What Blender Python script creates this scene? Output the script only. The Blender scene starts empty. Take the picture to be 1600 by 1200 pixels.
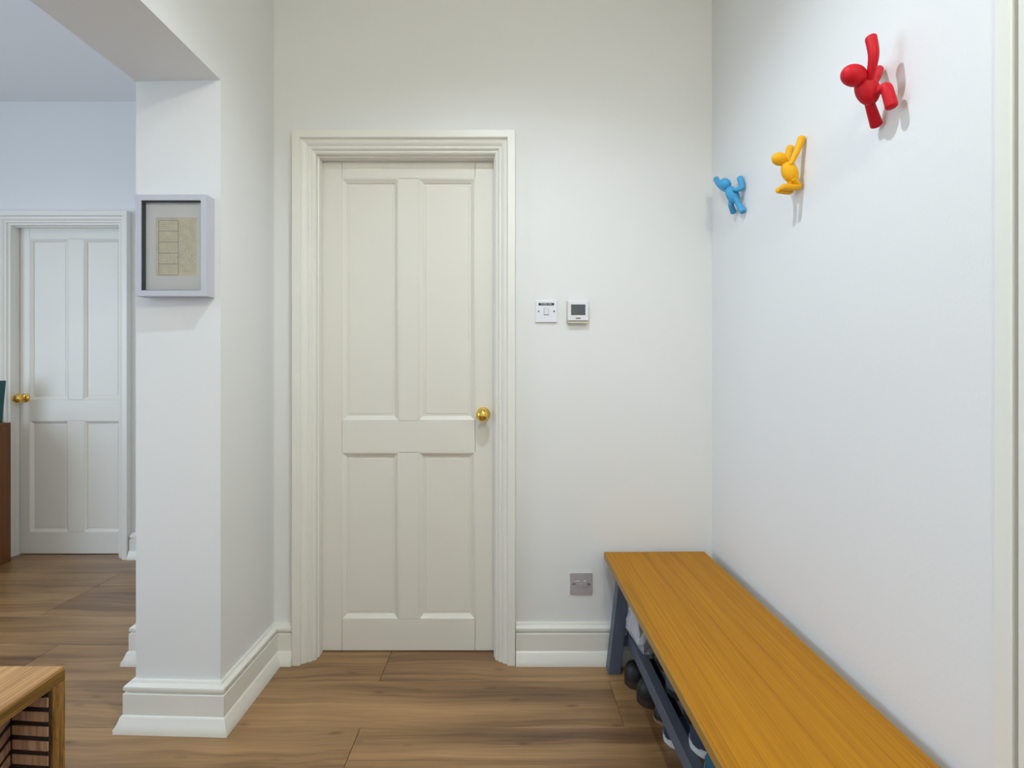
import bpy, bmesh, math, random
from mathutils import Vector, Matrix, Quaternion

# ------------------------------------------------------------------ camera, light, exposure
scene = bpy.context.scene
COL = scene.collection
CAMH = 1.144
cam_d = bpy.data.cameras.new('camera'); cam = bpy.data.objects.new('camera', cam_d); COL.objects.link(cam)
cam.location = (0, 0, CAMH); cam.rotation_euler = (math.pi / 2, 0, 0)
cam_d.sensor_width = 36.0; cam_d.lens = 18.0
cam_d.shift_x = 5 / 1600; cam_d.shift_y = -28 / 1600
cam_d.clip_start = 0.02
scene.camera = cam

world = bpy.data.worlds.new('world'); scene.world = world; world.use_nodes = True
world.node_tree.nodes['Background'].inputs[0].default_value = (0.75, 0.86, 1.0, 1)
world.node_tree.nodes['Background'].inputs[1].default_value = 0.6

def area(name, loc, rot, sx, sy, power, col):
    l = bpy.data.lights.new(name, 'AREA'); l.shape = 'RECTANGLE'; l.size = sx; l.size_y = sy
    l.energy = power; l.color = col
    o = bpy.data.objects.new(name, l); COL.objects.link(o); o.location = loc; o.rotation_euler = rot
    return o
def spot(name, loc, power, col, angle=130, blend=0.6, size=0.03, rot=(0, 0, 0)):
    l = bpy.data.lights.new(name, 'SPOT'); l.energy = power; l.color = col
    l.spot_size = math.radians(angle); l.spot_blend = blend; l.shadow_soft_size = size
    o = bpy.data.objects.new(name, l); COL.objects.link(o); o.location = loc; o.rotation_euler = rot
    return o
COOL = (0.62, 0.785, 1.0); WARM = (1.0, 0.99, 0.80); LED = (0.76, 0.87, 1.0)
HC = 2.64                                   # hallway ceiling
LC = 2.725                                  # next room ceiling
# daylight entering by the big side window of the next room, plus an added fill
area('rear_fill_light', (0.0, -1.46, 1.35), (math.pi / 2, 0, math.pi), 0.8, 1.3, 12, (0.62, 0.72, 1.0))  # soft panel added behind the camera for flat frontal fill
area('side_window_daylight', (-4.26, 0.45, 1.4), (math.pi / 2, 0, -math.pi / 2), 2.2, 1.7, 68, COOL)
# recessed downlights
DOWNLIGHTS = [(-0.06, 0.98, HC), (-2.55, 2.0, LC), (-2.4, 0.2, LC)]
BULB = (0.33, -0.5, 2.50); BULB_R = 0.045; BULB_W = 33     # bare pendant bulb in the hallway
DLP = [(58, LED), (16, (1.0, 0.85, 0.65)), (8, (1.0, 0.85, 0.65))]
for (x, y, z), (p, c) in zip(DOWNLIGHTS, DLP):
    spot('downlight_lamp', (x, y, z - 0.03), p, c, 145, 0.9, 0.012)

vs = scene.view_settings
vs.view_transform = 'Standard'; vs.look = 'None'; vs.gamma = 1.0; vs.use_curve_mapping = False
vs.exposure = -0.08

# ------------------------------------------------------------------ materials
def lin(c):
    def f(v):
        v /= 255.0
        return v / 12.92 if v <= 0.04045 else ((v + 0.055) / 1.055) ** 2.4
    return (f(c[0]), f(c[1]), f(c[2]), 1.0)
def new_mat(name):
    m = bpy.data.materials.new(name); m.use_nodes = True
    nt = m.node_tree
    return m, nt, nt.nodes['Principled BSDF']
def nd(nt, typ, **kw):
    n = nt.nodes.new(typ)
    for k, v in kw.items(): setattr(n, k, v)
    return n
def plain(name, col, rough=0.5, metal=0.0, bump=0.0, bscale=60.0, var=0.0, spec=None, coat=0.0):
    m, nt, b = new_mat(name)
    b.inputs['Base Color'].default_value = lin(col)
    b.inputs['Roughness'].default_value = rough; b.inputs['Metallic'].default_value = metal
    if spec is not None: b.inputs['Specular IOR Level'].default_value = spec
    if coat: b.inputs['Coat Weight'].default_value = coat
    tc = nd(nt, 'ShaderNodeTexCoord')
    if var:
        n = nd(nt, 'ShaderNodeTexNoise'); n.inputs['Scale'].default_value = bscale * 0.3; n.inputs['Detail'].default_value = 4
        nt.links.new(tc.outputs['Object'], n.inputs['Vector'])
        r = nd(nt, 'ShaderNodeValToRGB'); c = lin(col)
        r.color_ramp.elements[0].position = 0.3; r.color_ramp.elements[1].position = 0.7
        r.color_ramp.elements[0].color = tuple(v * (1 - var) for v in c[:3]) + (1,)
        r.color_ramp.elements[1].color = tuple(min(1, v * (1 + var)) for v in c[:3]) + (1,)
        nt.links.new(n.outputs['Fac'], r.inputs['Fac']); nt.links.new(r.outputs['Color'], b.inputs['Base Color'])
    if bump:
        n2 = nd(nt, 'ShaderNodeTexNoise'); n2.inputs['Scale'].default_value = bscale; n2.inputs['Detail'].default_value = 5
        nt.links.new(tc.outputs['Object'], n2.inputs['Vector'])
        bp = nd(nt, 'ShaderNodeBump'); bp.inputs['Strength'].default_value = bump; bp.inputs['Distance'].default_value = 0.002
        nt.links.new(n2.outputs['Fac'], bp.inputs['Height']); nt.links.new(bp.outputs['Normal'], b.inputs['Normal'])
    return m
def wood(name, stops, axis, long=1.0, cross=12.0, rough=0.4, fine=0.25, distort=1.2, fine_scale=140, bump=0.05, seed=0.0, fine_long=3.0):
    """grain runs along axis (0,1,2) of the object's own coordinates, shifted for each object"""
    m, nt, b = new_mat(name); L = nt.links.new
    tc = nd(nt, 'ShaderNodeTexCoord'); oi = nd(nt, 'ShaderNodeObjectInfo')
    sc = nd(nt, 'ShaderNodeVectorMath', operation='SCALE'); sc.inputs[0].default_value = (37.1, 23.7, 11.3)
    ad0 = nd(nt, 'ShaderNodeMath', operation='ADD'); ad0.inputs[1].default_value = seed
    L(oi.outputs['Random'], ad0.inputs[0]); L(ad0.outputs[0], sc.inputs['Scale'])
    ad = nd(nt, 'ShaderNodeVectorMath', operation='ADD'); L(tc.outputs['Object'], ad.inputs[0]); L(sc.outputs[0], ad.inputs[1])
    def mapped(a, c):
        mp = nd(nt, 'ShaderNodeMapping'); s = [c, c, c]; s[axis] = a; mp.inputs['Scale'].default_value = s
        L(ad.outputs[0], mp.inputs['Vector']); return mp
    n1 = nd(nt, 'ShaderNodeTexNoise'); n1.inputs['Scale'].default_value = 1; n1.inputs['Detail'].default_value = 5
    n1.inputs['Roughness'].default_value = 0.62; n1.inputs['Distortion'].default_value = distort
    L(mapped(long, cross).outputs[0], n1.inputs['Vector'])
    n2 = nd(nt, 'ShaderNodeTexNoise'); n2.inputs['Scale'].default_value = 1; n2.inputs['Detail'].default_value = 6
    n2.inputs['Roughness'].default_value = 0.7
    L(mapped(fine_long, fine_scale).outputs[0], n2.inputs['Vector'])
    mx = nd(nt, 'ShaderNodeMix'); mx.data_type = 'FLOAT'; mx.inputs[0].default_value = fine
    L(n1.outputs['Fac'], mx.inputs[2]); L(n2.outputs['Fac'], mx.inputs[3])
    r = nd(nt, 'ShaderNodeValToRGB'); cr = r.color_ramp
    cr.elements[0].position = stops[0][0]; cr.elements[0].color = lin(stops[0][1])
    cr.elements[1].position = stops[-1][0]; cr.elements[1].color = lin(stops[-1][1])
    for p, c in stops[1:-1]:
        e = cr.elements.new(p); e.color = lin(c)
    L(mx.outputs[0], r.inputs['Fac'])
    # slight tone shift from one board to the next
    hv = nd(nt, 'ShaderNodeHueSaturation'); mr = nd(nt, 'ShaderNodeMapRange')
    mr.inputs['To Min'].default_value = 0.94; mr.inputs['To Max'].default_value = 1.06
    L(oi.outputs['Random'], mr.inputs['Value']); L(mr.outputs[0], hv.inputs['Value']); L(r.outputs['Color'], hv.inputs['Color'])
    L(hv.outputs['Color'], b.inputs['Base Color'])
    b.inputs['Roughness'].default_value = rough
    bp = nd(nt, 'ShaderNodeBump'); bp.inputs['Strength'].default_value = bump; bp.inputs['Distance'].default_value = 0.002
    L(n2.outputs['Fac'], bp.inputs['Height']); L(bp.outputs['Normal'], b.inputs['Normal'])
    return m

M = {}
M['wall'] = plain('wall_paint', (232, 232, 230), 0.65, bump=0.12, bscale=160)
M['ceil'] = plain('ceiling_paint', (236, 236, 236), 0.8)
M['trim'] = plain('cream_gloss_paint', (234, 232, 223), 0.36)
M['door'] = plain('cream_door_paint', (232, 229, 219), 0.4, bump=0.03, bscale=120)
M['gap'] = plain('gap_shade', (40, 36, 30), 0.9)  # even dark colour standing for the shade behind closed doors
M['brass'] = plain('polished_brass', (238, 200, 104), 0.1, 1.0)
def floor_mat():
    m, nt, b = new_mat('walnut_laminate'); L = nt.links.new
    tc = nd(nt, 'ShaderNodeTexCoord'); oi = nd(nt, 'ShaderNodeObjectInfo')
    sc = nd(nt, 'ShaderNodeVectorMath', operation='SCALE'); sc.inputs[0].default_value = (37.1, 23.7, 11.3); L(oi.outputs['Random'], sc.inputs['Scale'])
    ad = nd(nt, 'ShaderNodeVectorMath', operation='ADD'); L(tc.outputs['Object'], ad.inputs[0]); L(sc.outputs[0], ad.inputs[1])
    # slow warp so that the figure arches instead of running dead straight
    wn = nd(nt, 'ShaderNodeTexNoise'); wn.inputs['Scale'].default_value = 2.2; wn.inputs['Detail'].default_value = 2; L(ad.outputs[0], wn.inputs['Vector'])
    ws = nd(nt, 'ShaderNodeVectorMath', operation='SCALE'); ws.inputs['Scale'].default_value = 0.085; L(wn.outputs['Color'], ws.inputs[0])
    wa = nd(nt, 'ShaderNodeVectorMath', operation='ADD'); L(ad.outputs[0], wa.inputs[0]); L(ws.outputs[0], wa.inputs[1])
    def noise(a, c, detail, rough, src, dist=0.0):
        mp = nd(nt, 'ShaderNodeMapping'); mp.inputs['Scale'].default_value = (a, c, 1); L(src.outputs[0], mp.inputs['Vector'])
        n = nd(nt, 'ShaderNodeTexNoise'); n.inputs['Scale'].default_value = 1; n.inputs['Detail'].default_value = detail
        n.inputs['Roughness'].default_value = rough; n.inputs['Distortion'].default_value = dist; L(mp.outputs[0], n.inputs['Vector']); return n
    n1 = noise(0.6, 13, 3, 0.55, wa, 0.35); n2 = noise(1.1, 60, 4, 0.6, wa); n3 = noise(5, 260, 3, 0.6, ad); n4 = noise(1.2, 3.0, 2, 0.5, ad)
    def mix(a, b_, f):
        x = nd(nt, 'ShaderNodeMix'); x.data_type = 'FLOAT'; x.inputs[0].default_value = f; L(a, x.inputs[2]); L(b_, x.inputs[3]); return x.outputs[0]
    v = mix(mix(mix(n1.outputs['Fac'], n2.outputs['Fac'], 0.36), n3.outputs['Fac'], 0.22), n4.outputs['Fac'], 0.2)
    r = nd(nt, 'ShaderNodeValToRGB'); cr = r.color_ramp
    st = [(0.36, (82, 58, 36)), (0.44, (118, 86, 54)), (0.51, (148, 112, 72)), (0.58, (168, 130, 86)), (0.66, (190, 152, 106))]
    cr.elements[0].position = st[0][0]; cr.elements[0].color = lin(st[0][1]); cr.elements[1].position = st[-1][0]; cr.elements[1].color = lin(st[-1][1])
    for p, c in st[1:-1]: cr.elements.new(p).color = lin(c)
    L(v, r.inputs['Fac'])
    # small dark knots and pores
    mp = nd(nt, 'ShaderNodeMapping'); mp.inputs['Scale'].default_value = (5.0, 14.0, 1); L(wa.outputs[0], mp.inputs['Vector'])
    vo = nd(nt, 'ShaderNodeTexVoronoi'); vo.inputs['Scale'].default_value = 1.0; L(mp.outputs[0], vo.inputs['Vector'])
    kr = nd(nt, 'ShaderNodeMapRange'); kr.inputs['From Min'].default_value = 0.03; kr.inputs['From Max'].default_value = 0.16
    kr.inputs['To Min'].default_value = 0.55; kr.inputs['To Max'].default_value = 0.0; L(vo.outputs['Distance'], kr.inputs['Value'])
    km = nd(nt, 'ShaderNodeMix'); km.data_type = 'RGBA'; L(kr.outputs[0], km.inputs[0]); L(r.outputs['Color'], km.inputs[6]); km.inputs[7].default_value = lin((62, 42, 26))
    hv = nd(nt, 'ShaderNodeHueSaturation'); mr = nd(nt, 'ShaderNodeMapRange'); mr.inputs['To Min'].default_value = 0.93; mr.inputs['To Max'].default_value = 1.07
    L(oi.outputs['Random'], mr.inputs['Value']); L(mr.outputs[0], hv.inputs['Value']); L(km.outputs[2], hv.inputs['Color']); L(hv.outputs['Color'], b.inputs['Base Color'])
    b.inputs['Roughness'].default_value = 0.34; b.inputs['Coat Weight'].default_value = 0.3; b.inputs['Coat Roughness'].default_value = 0.3
    bp = nd(nt, 'ShaderNodeBump'); bp.inputs['Strength'].default_value = 0.06; bp.inputs['Distance'].default_value = 0.002
    L(n3.outputs['Fac'], bp.inputs['Height']); L(bp.outputs['Normal'], b.inputs['Normal'])
    return m
M['floor'] = floor_mat()
M['bench'] = wood('golden_oak_veneer', [(0.3, (132, 82, 2)), (0.5, (176, 118, 8)), (0.7, (196, 136, 18))], 1, 0.5, 30, 0.5, 0.6, 0.5, 260, fine_long=2.5)
M['bench'].node_tree.nodes['Principled BSDF'].inputs['Specular IOR Level'].default_value = 0.22
M['bench_edge'] = wood('golden_oak_edge', [(0.25, (140, 104, 40)), (0.75, (178, 136, 64))], 1, 0.7, 40, 0.5, 0.4, 0.4, 200)
M['steel_blue'] = plain('slate_blue_paint', (90, 98, 114), 0.5, bump=0.08, bscale=90)
M['oak'] = wood('light_oak_top', [(0.36, (118, 76, 40)), (0.46, (176, 130, 80)), (0.6, (210, 164, 108))], 1, 0.6, 40, 0.45, 0.55, 0.4, 170)
M['oak_side'] = wood('oak_side', [(0.36, (78, 50, 10)), (0.5, (136, 98, 36)), (0.64, (180, 138, 66))], 1, 1.0, 40, 0.5, 0.5, 0.5, 220)
M['oak_leg'] = wood('oak_leg', [(0.36, (74, 46, 14)), (0.5, (136, 96, 40)), (0.64, (176, 134, 68))], 2, 12.0, 60, 0.5, 0.5, 0.8, 220, fine_long=20)
M['slat'] = wood('walnut_slat', [(0.3, (118, 84, 66)), (0.5, (176, 138, 112)), (0.7, (214, 178, 150))], 2, 6, 60, 0.5, 0.5, 0.5, 180)
M['dark_wood'] = plain('dark_lining', (38, 24, 22), 0.7)
M['red_brown'] = wood('red_brown_cabinet', [(0.25, (84, 46, 18)), (0.5, (112, 66, 28)), (0.75, (134, 84, 40))], 2, 1.0, 20, 0.4, 0.4, 0.6, 160)
M['frame_grey'] = plain('frame_lilac_grey', (198, 199, 208), 0.45)
M['frame_black'] = plain('frame_liner_black', (16, 18, 22), 0.7)
M['mat_board'] = plain('mat_board_grey', (248, 248, 250), 0.8)
M['print'] = plain('print_paper', (238, 230, 208), 0.8, var=0.08, bscale=160)
M['ink'] = plain('print_ink', (70, 66, 60), 0.8)
M['ink_soft'] = plain('print_ink_faded', (176, 166, 140), 0.8)
M['plastic'] = plain('white_plastic', (232, 232, 236), 0.3)
M['plastic_cream'] = plain('aged_plastic', (206, 198, 178), 0.4)
M['black'] = plain('black_label', (14, 15, 20), 0.4)
M['white_print'] = plain('white_print', (225, 228, 230), 0.6)
M['lcd'] = plain('lcd_grey', (78, 86, 90), 0.25)
M['screw'] = plain('screw_steel', (90, 92, 96), 0.35, 0.9)
M['chrome'] = plain('satin_steel', (206, 202, 208), 0.42, 0.55)
M['grey_insert'] = plain('grey_insert', (120, 118, 122), 0.45)
M['red'] = plain('red_rubber', (196, 6, 26), 0.55, spec=0.3)
M['yellow'] = plain('yellow_rubber', (238, 172, 6), 0.55, spec=0.3)
M['blue'] = plain('blue_rubber', (74, 160, 210), 0.55, spec=0.3)
M['shoe_black'] = plain('black_leather', (22, 22, 25), 0.45, var=0.2, bscale=60)
M['shoe_knit'] = plain('black_knit', (34, 34, 38), 0.9, bump=0.6, bscale=300, var=0.2)
M['shoe_navy'] = plain('navy_suede', (72, 84, 102), 0.8, var=0.15, bscale=80)
M['shoe_navy2'] = plain('navy_canvas', (48, 60, 82), 0.85, var=0.15, bscale=120)
M['shoe_teal'] = plain('teal_mesh', (34, 92, 112), 0.7, bump=0.4, bscale=300)
M['shoe_grey'] = plain('pale_grey_fabric', (178, 178, 182), 0.8)
M['sole_white'] = plain('white_rubber', (214, 216, 214), 0.6)
M['sole_black'] = plain('black_rubber', (18, 18, 20), 0.7)
M['sole_brown'] = plain('brown_rubber', (54, 38, 32), 0.7)
M['sole_tan'] = plain('tan_rubber', (150, 116, 84), 0.7)
M['sole_blue'] = plain('pale_blue_foam', (160, 186, 206), 0.6)
M['lace'] = plain('lace_grey', (92, 98, 108), 0.9)
M['teal_cover'] = plain('teal_book_cover', (24, 84, 86), 0.5)
M['pages'] = plain('book_pages', (206, 190, 172), 0.9)
M['cream_cover'] = plain('tan_book_cover', (186, 158, 132), 0.6)
M['white_lens'] = plain('lamp_lens', (250, 245, 235), 0.4)
def bag_mat():
    m, nt, b = new_mat('translucent_plastic_bag')
    b.inputs['Base Color'].default_value = lin((206, 208, 216)); b.inputs['Roughness'].default_value = 0.32
    b.inputs['Transmission Weight'].default_value = 0.12
    tc = nd(nt, 'ShaderNodeTexCoord'); n = nd(nt, 'ShaderNodeTexNoise'); n.inputs['Scale'].default_value = 26; n.inputs['Detail'].default_value = 3
    n.inputs['Distortion'].default_value = 1.5
    nt.links.new(tc.outputs['Object'], n.inputs['Vector'])
    bp = nd(nt, 'ShaderNodeBump'); bp.inputs['Strength'].default_value = 0.7; bp.inputs['Distance'].default_value = 0.01
    nt.links.new(n.outputs['Fac'], bp.inputs['Height']); nt.links.new(bp.outputs['Normal'], b.inputs['Normal'])
    return m
M['bag'] = bag_mat()
def glass_mat():
    m, nt, b = new_mat('clear_glass')
    out = nt.nodes['Material Output']
    tr = nd(nt, 'ShaderNodeBsdfTransparent'); gl = nd(nt, 'ShaderNodeBsdfGlossy'); gl.inputs['Roughness'].default_value = 0.03
    fr = nd(nt, 'ShaderNodeFresnel'); fr.inputs['IOR'].default_value = 1.35
    mx = nd(nt, 'ShaderNodeMixShader')
    nt.links.new(fr.outputs[0], mx.inputs[0]); nt.links.new(tr.outputs[0], mx.inputs[1]); nt.links.new(gl.outputs[0], mx.inputs[2])
    nt.links.new(mx.outputs[0], out.inputs['Surface'])
    return m
M['glass'] = glass_mat()

# ------------------------------------------------------------------ builders
def empty(name, loc=(0, 0, 0), rz=0.0):
    o = bpy.data.objects.new(name, None); COL.objects.link(o)
    o.location = loc; o.rotation_euler = (0, 0, rz); o.empty_display_size = 0.05
    return o
def tag(o, label=None, cat=None, group=None, kind=None):
    if label: o['label'] = label
    if cat: o['category'] = cat
    if group: o['group'] = group
    if kind: o['kind'] = kind
    return o
def root_offset(p):
    """sum of the locations up the parent chain (only unrotated roots are given world-space meshes)"""
    v = Vector((0, 0, 0))
    while p is not None:
        v += Vector(p.location); p = p.parent
    return v
def obj(name, bm, mat, parent=None, smooth=False, world=True, origin=None):
    """link bm as one mesh object; world: vertices are in world coordinates, moved into the parent's frame"""
    me = bpy.data.meshes.new(name)
    bmesh.ops.recalc_face_normals(bm, faces=bm.faces[:])
    o = bpy.data.objects.new(name, me); COL.objects.link(o)
    off = root_offset(parent) if world else Vector((0, 0, 0))
    if origin is not None:
        org = Vector(origin); o.location = org - off; off = org
    if off.length: bmesh.ops.translate(bm, verts=bm.verts[:], vec=-off)
    bm.to_mesh(me); bm.free()
    if isinstance(mat, (list, tuple)):
        for m_ in mat: me.materials.append(M[m_])
    else: me.materials.append(M[mat])
    if smooth:
        for p in me.polygons: p.use_smooth = True
    o.parent = parent
    return o
def auto_smooth(o, deg=40):
    me = o.data
    for p in me.polygons: p.use_smooth = True
    bm = bmesh.new(); bm.from_mesh(me)
    for e in bm.edges:
        if len(e.link_faces) == 2 and e.calc_face_angle(0) > math.radians(deg): e.smooth = False
    bm.to_mesh(me); bm.free()
    return o
def box(bm, x0, x1, y0, y1, z0, z1, bevel=0.0, seg=1):
    ret = bmesh.ops.create_cube(bm, size=1.0); v = ret['verts']
    bmesh.ops.scale(bm, vec=(x1 - x0, y1 - y0, z1 - z0), verts=v)
    bmesh.ops.translate(bm, vec=((x0 + x1) / 2, (y0 + y1) / 2, (z0 + z1) / 2), verts=v)
    if bevel:
        es = list({e for q in v for e in q.link_edges})
        bmesh.ops.bevel(bm, geom=es, offset=bevel, segments=seg, affect='EDGES', profile=0.5)
    return v
def boxes(*bs, bevel=0.0, seg=1):
    bm = bmesh.new()
    for b in bs: box(bm, *b, bevel=bevel, seg=seg)
    return bm
def prism(bm, pts, z0, z1):
    """vertical prism over a plan polygon"""
    a = [bm.verts.new((x, y, z0)) for x, y in pts]; b = [bm.verts.new((x, y, z1)) for x, y in pts]
    n = len(pts)
    for i in range(n): bm.faces.new((a[i], a[(i + 1) % n], b[(i + 1) % n], b[i]))
    bm.faces.new(a[::-1]); bm.faces.new(b)
def lathe(bm, prof, origin, axis, seg=28):
    """prof: (radius, height along axis)"""
    ax = Vector(axis).normalized(); u = ax.orthogonal().normalized(); w = ax.cross(u)
    org = Vector(origin); rings = []
    for r, h in prof:
        if r < 1e-6: rings.append([bm.verts.new(org + ax * h)])
        else: rings.append([bm.verts.new(org + ax * h + (u * math.cos(2 * math.pi * k / seg) + w * math.sin(2 * math.pi * k / seg)) * r) for k in range(seg)])
    for a, b in zip(rings, rings[1:]):
        for k in range(seg):
            k2 = (k + 1) % seg
            if len(a) == 1 and len(b) == 1: continue
            if len(a) == 1: bm.faces.new((a[0], b[k], b[k2]))
            elif len(b) == 1: bm.faces.new((a[k], a[k2], b[0]))
            else: bm.faces.new((a[k], a[k2], b[k2], b[k]))
def catmull(pts, n):
    P = [Vector(p) for p in pts]; out = []
    for i in range(len(P) - 1):
        p0 = P[max(i - 1, 0)]; p1 = P[i]; p2 = P[i + 1]; p3 = P[min(i + 2, len(P) - 1)]
        for k in range(n):
            t = k / n
            out.append(0.5 * ((2 * p1) + (p2 - p0) * t + (2 * p0 - 5 * p1 + 4 * p2 - p3) * t * t + (3 * p1 - p0 - 3 * p2 + p3) * t ** 3))
    out.append(P[-1]); return out
def tube(bm, pts, radii, seg=14, n=7, flat_end=False):
    """rounded limb along a curve with changing thickness"""
    C4 = catmull([tuple(p) + (r,) if False else p for p, r in zip(pts, radii)], n)
    R = []
    for i in range(len(radii) - 1):
        for k in range(n): R.append(radii[i] + (radii[i + 1] - radii[i]) * k / n)
    R.append(radii[-1])
    T = [(C4[min(i + 1, len(C4) - 1)] - C4[max(i - 1, 0)]).normalized() for i in range(len(C4))]
    samples = []
    for a in (80, 60, 40, 20):                       # rounded start
        s = math.radians(a); samples.append((C4[0] - T[0] * R[0] * math.sin(s), T[0], R[0] * math.cos(s)))
    samples += list(zip(C4, T, R))
    k_end = 0.55 if flat_end else 1.0
    for a in (20, 40, 60, 80):
        s = math.radians(a); samples.append((C4[-1] + T[-1] * R[-1] * k_end * math.sin(s), T[-1], R[-1] * math.cos(s) ** (0.6 if flat_end else 1)))
    u = T[0].orthogonal().normalized(); prev = T[0]; rings = []
    for c, t, r in samples:
        q = prev.rotation_difference(t); u = (q @ u); u = (u - t * u.dot(t)).normalized(); prev = t
        w = t.cross(u)
        rings.append([bm.verts.new(c + (u * math.cos(2 * math.pi * k / seg) + w * math.sin(2 * math.pi * k / seg)) * r) for k in range(seg)])
    for a, b in zip(rings, rings[1:]):
        for k in range(seg): bm.faces.new((a[k], a[(k + 1) % seg], b[(k + 1) % seg], b[k]))
    bm.faces.new(rings[0][::-1]); bm.faces.new(rings[-1])
def ellipsoid(bm, c, radii, axis, seg=20, rings=12):
    """radii = (across, across, along axis)"""
    q = Vector((0, 0, 1)).rotation_difference(Vector(axis).normalized())
    v = bmesh.ops.create_uvsphere(bm, u_segments=seg, v_segments=rings, radius=1.0)['verts']
    for p in v: p.co = Vector(c) + q @ Vector((p.co.x * radii[0], p.co.y * radii[1], p.co.z * radii[2]))
def sweep_plan(bm, path, prof, left=True):
    """skirting: profile (protrusion, height) swept along a plan polyline, mitred; protrudes to the left of travel"""
    P = [Vector((x, y, 0)) for x, y in path]; s = 1 if left else -1
    nrm = []
    for a, b in zip(P, P[1:]):
        d = (b - a).normalized(); nrm.append(Vector((-d.y, d.x, 0)) * s)
    off = []
    for i in range(len(P)):
        if i == 0: off.append(nrm[0])
        elif i == len(P) - 1: off.append(nrm[-1])
        else:
            n = (nrm[i - 1] + nrm[i]).normalized(); off.append(n / n.dot(nrm[i]))
    rings = [[bm.verts.new(P[i] + off[i] * u + Vector((0, 0, h))) for u, h in prof] for i in range(len(P))]
    m = len(prof)
    for a, b in zip(rings, rings[1:]):
        for k in range(m): bm.faces.new((a[k], a[(k + 1) % m], b[(k + 1) % m], b[k]))
    bm.faces.new(rings[0][::-1]); bm.faces.new(rings[-1])
def rect_frame(bm, x0, x1, z0, z1, prof, y):
    """moulding round a rectangle facing -Y; prof: (inset towards the middle, y offset), closed section"""
    cs = []
    for sx, sz, cx, cz in ((1, 1, x0, z0), (-1, 1, x1, z0), (-1, -1, x1, z1), (1, -1, x0, z1)):
        cs.append([bm.verts.new((cx + sx * i, y + d, cz + sz * i)) for i, d in prof])
    m = len(prof)
    for q in range(4):
        a, b = cs[q], cs[(q + 1) % 4]
        for k in range(m): bm.faces.new((a[k], a[(k + 1) % m], b[(k + 1) % m], b[k]))
def text_bm(s, size, x, y, z, depth=0.0002, align='CENTER'):
    """lettering as flat mesh facing -Y"""
    cu = bpy.data.curves.new('lettering', 'FONT'); cu.body = s; cu.size = size; cu.extrude = depth
    cu.align_x = align; cu.align_y = 'CENTER'
    o = bpy.data.objects.new('lettering', cu); COL.objects.link(o)
    dg = bpy.context.evaluated_depsgraph_get(); dg.update()
    me = bpy.data.meshes.new_from_object(o.evaluated_get(dg))
    bm = bmesh.new(); bm.from_mesh(me)
    bmesh.ops.rotate(bm, verts=bm.verts[:], cent=(0, 0, 0), matrix=Matrix.Rotation(math.pi / 2, 3, 'X'))
    bmesh.ops.translate(bm, verts=bm.verts[:], vec=(x, y, z))
    bpy.data.objects.remove(o); bpy.data.curves.remove(cu); bpy.data.meshes.remove(me)
    return bm
def struct(name, bm, mat, label=None, parent=None, smooth=False):
    o = obj(name, bm, mat, parent, smooth)
    if parent is None: tag(o, label, None, None, 'structure')
    return o

# ------------------------------------------------------------------ the room shell
YB = 1.99            # back wall of the hallway
XR = 0.79            # right wall
XL = -0.912          # hallway face of the thick left wall
XLL = -1.187         # its other face
YP = 1.62            # end of that wall (pier) towards the camera
YF = 3.06            # far wall of the next room
XS = -1.435          # side of the deeper wall behind the pier
YREAR = -1.5; XW = -4.3
SOFF = 2.05          # underside of the beam over the wide opening

# floor boards, each a piece
fl = obj('floor', boxes((XW, 1.2, YREAR - 0.1, 3.3, -0.06, -0.012)), 'dark_wood')
tag(fl, 'brown walnut-look plank floor running through both rooms', None, None, 'structure')
ROW = 0.24; PL = 1.38
plank_cache = {}
random.seed(4)
row_off = {0: -0.47, 1: 0.366, -1: 0.366, -2: -0.47}
def plank_mesh(w, d):
    key = (round(w, 3), round(d, 3))
    if key not in plank_cache:
        bm = bmesh.new(); g = 0.0007
        box(bm, g, w - g, g, d - g, -0.012, 0.0, bevel=0.0008)
        me = bpy.data.meshes.new('plank'); bm.to_mesh(me); bm.free(); me.materials.append(M['floor'])
        plank_cache[key] = me
    return plank_cache[key]
for r in range(-14, 7):
    y0 = 1.62 + r * ROW; y1 = y0 + ROW
    if y0 > 3.20 or y1 < YREAR: continue
    # rows 1.62..1.86 have an end joint at 0.366, the rows each side of it at -0.47
    base = 0.366 if r % 2 == 0 else -0.47
    if r not in (-1, 0, 1): base += random.choice((0.0, 0.25, -0.3, 0.45))
    x = base - 4 * PL
    while x < 0.9:
        a, b = max(x, XW), min(x + PL, 0.95)
        if b - a > 0.02:
            p = bpy.data.objects.new('plank', plank_mesh(b - a, ROW)); COL.objects.link(p)
            p.location = (a, y0, 0); p.parent = fl
        x += PL

# door openings
D1 = dict(x0=-0.7457, x1=-0.0589, top=1.967, y=2.052)
D2 = dict(x0=-2.974, x1=-2.340, top=1.980, y=3.113)
w1a, w1b = D1['x0'] - 0.03, D1['x1'] + 0.03
struct('wall_back', boxes((XL, w1a, YB, 2.16, 0, HC), (w1b, 1.0, YB, 2.16, 0, HC), (w1a, w1b, YB, 2.16, D1['top'] + 0.03, HC)), 'wall',
       'white painted hallway wall with the cream panelled door')
bm = bmesh.new()
prism(bm, [(XL, YP), (XL, YB + 0.17), (XLL, YB + 0.17), (XLL, YP + 0.010)], 0, SOFF)      # pier
prism(bm, [(XL, YREAR), (XL, YB + 0.17), (XLL, YB + 0.17), (XLL, YREAR)], SOFF, LC + 0.05)   # beam
prism(bm, [(XL, YREAR), (XL, -0.95), (XLL, -0.95), (XLL, YREAR)], 0, SOFF)
struct('wall_left', bm, 'wall', 'thick white wall end and beam beside the wide opening on the left')
struct('wall_inner', boxes((XS, XLL, YB, YF + 0.2, 0, LC + 0.05)), 'wall', 'white wall set back behind the pier beside the far door')
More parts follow.
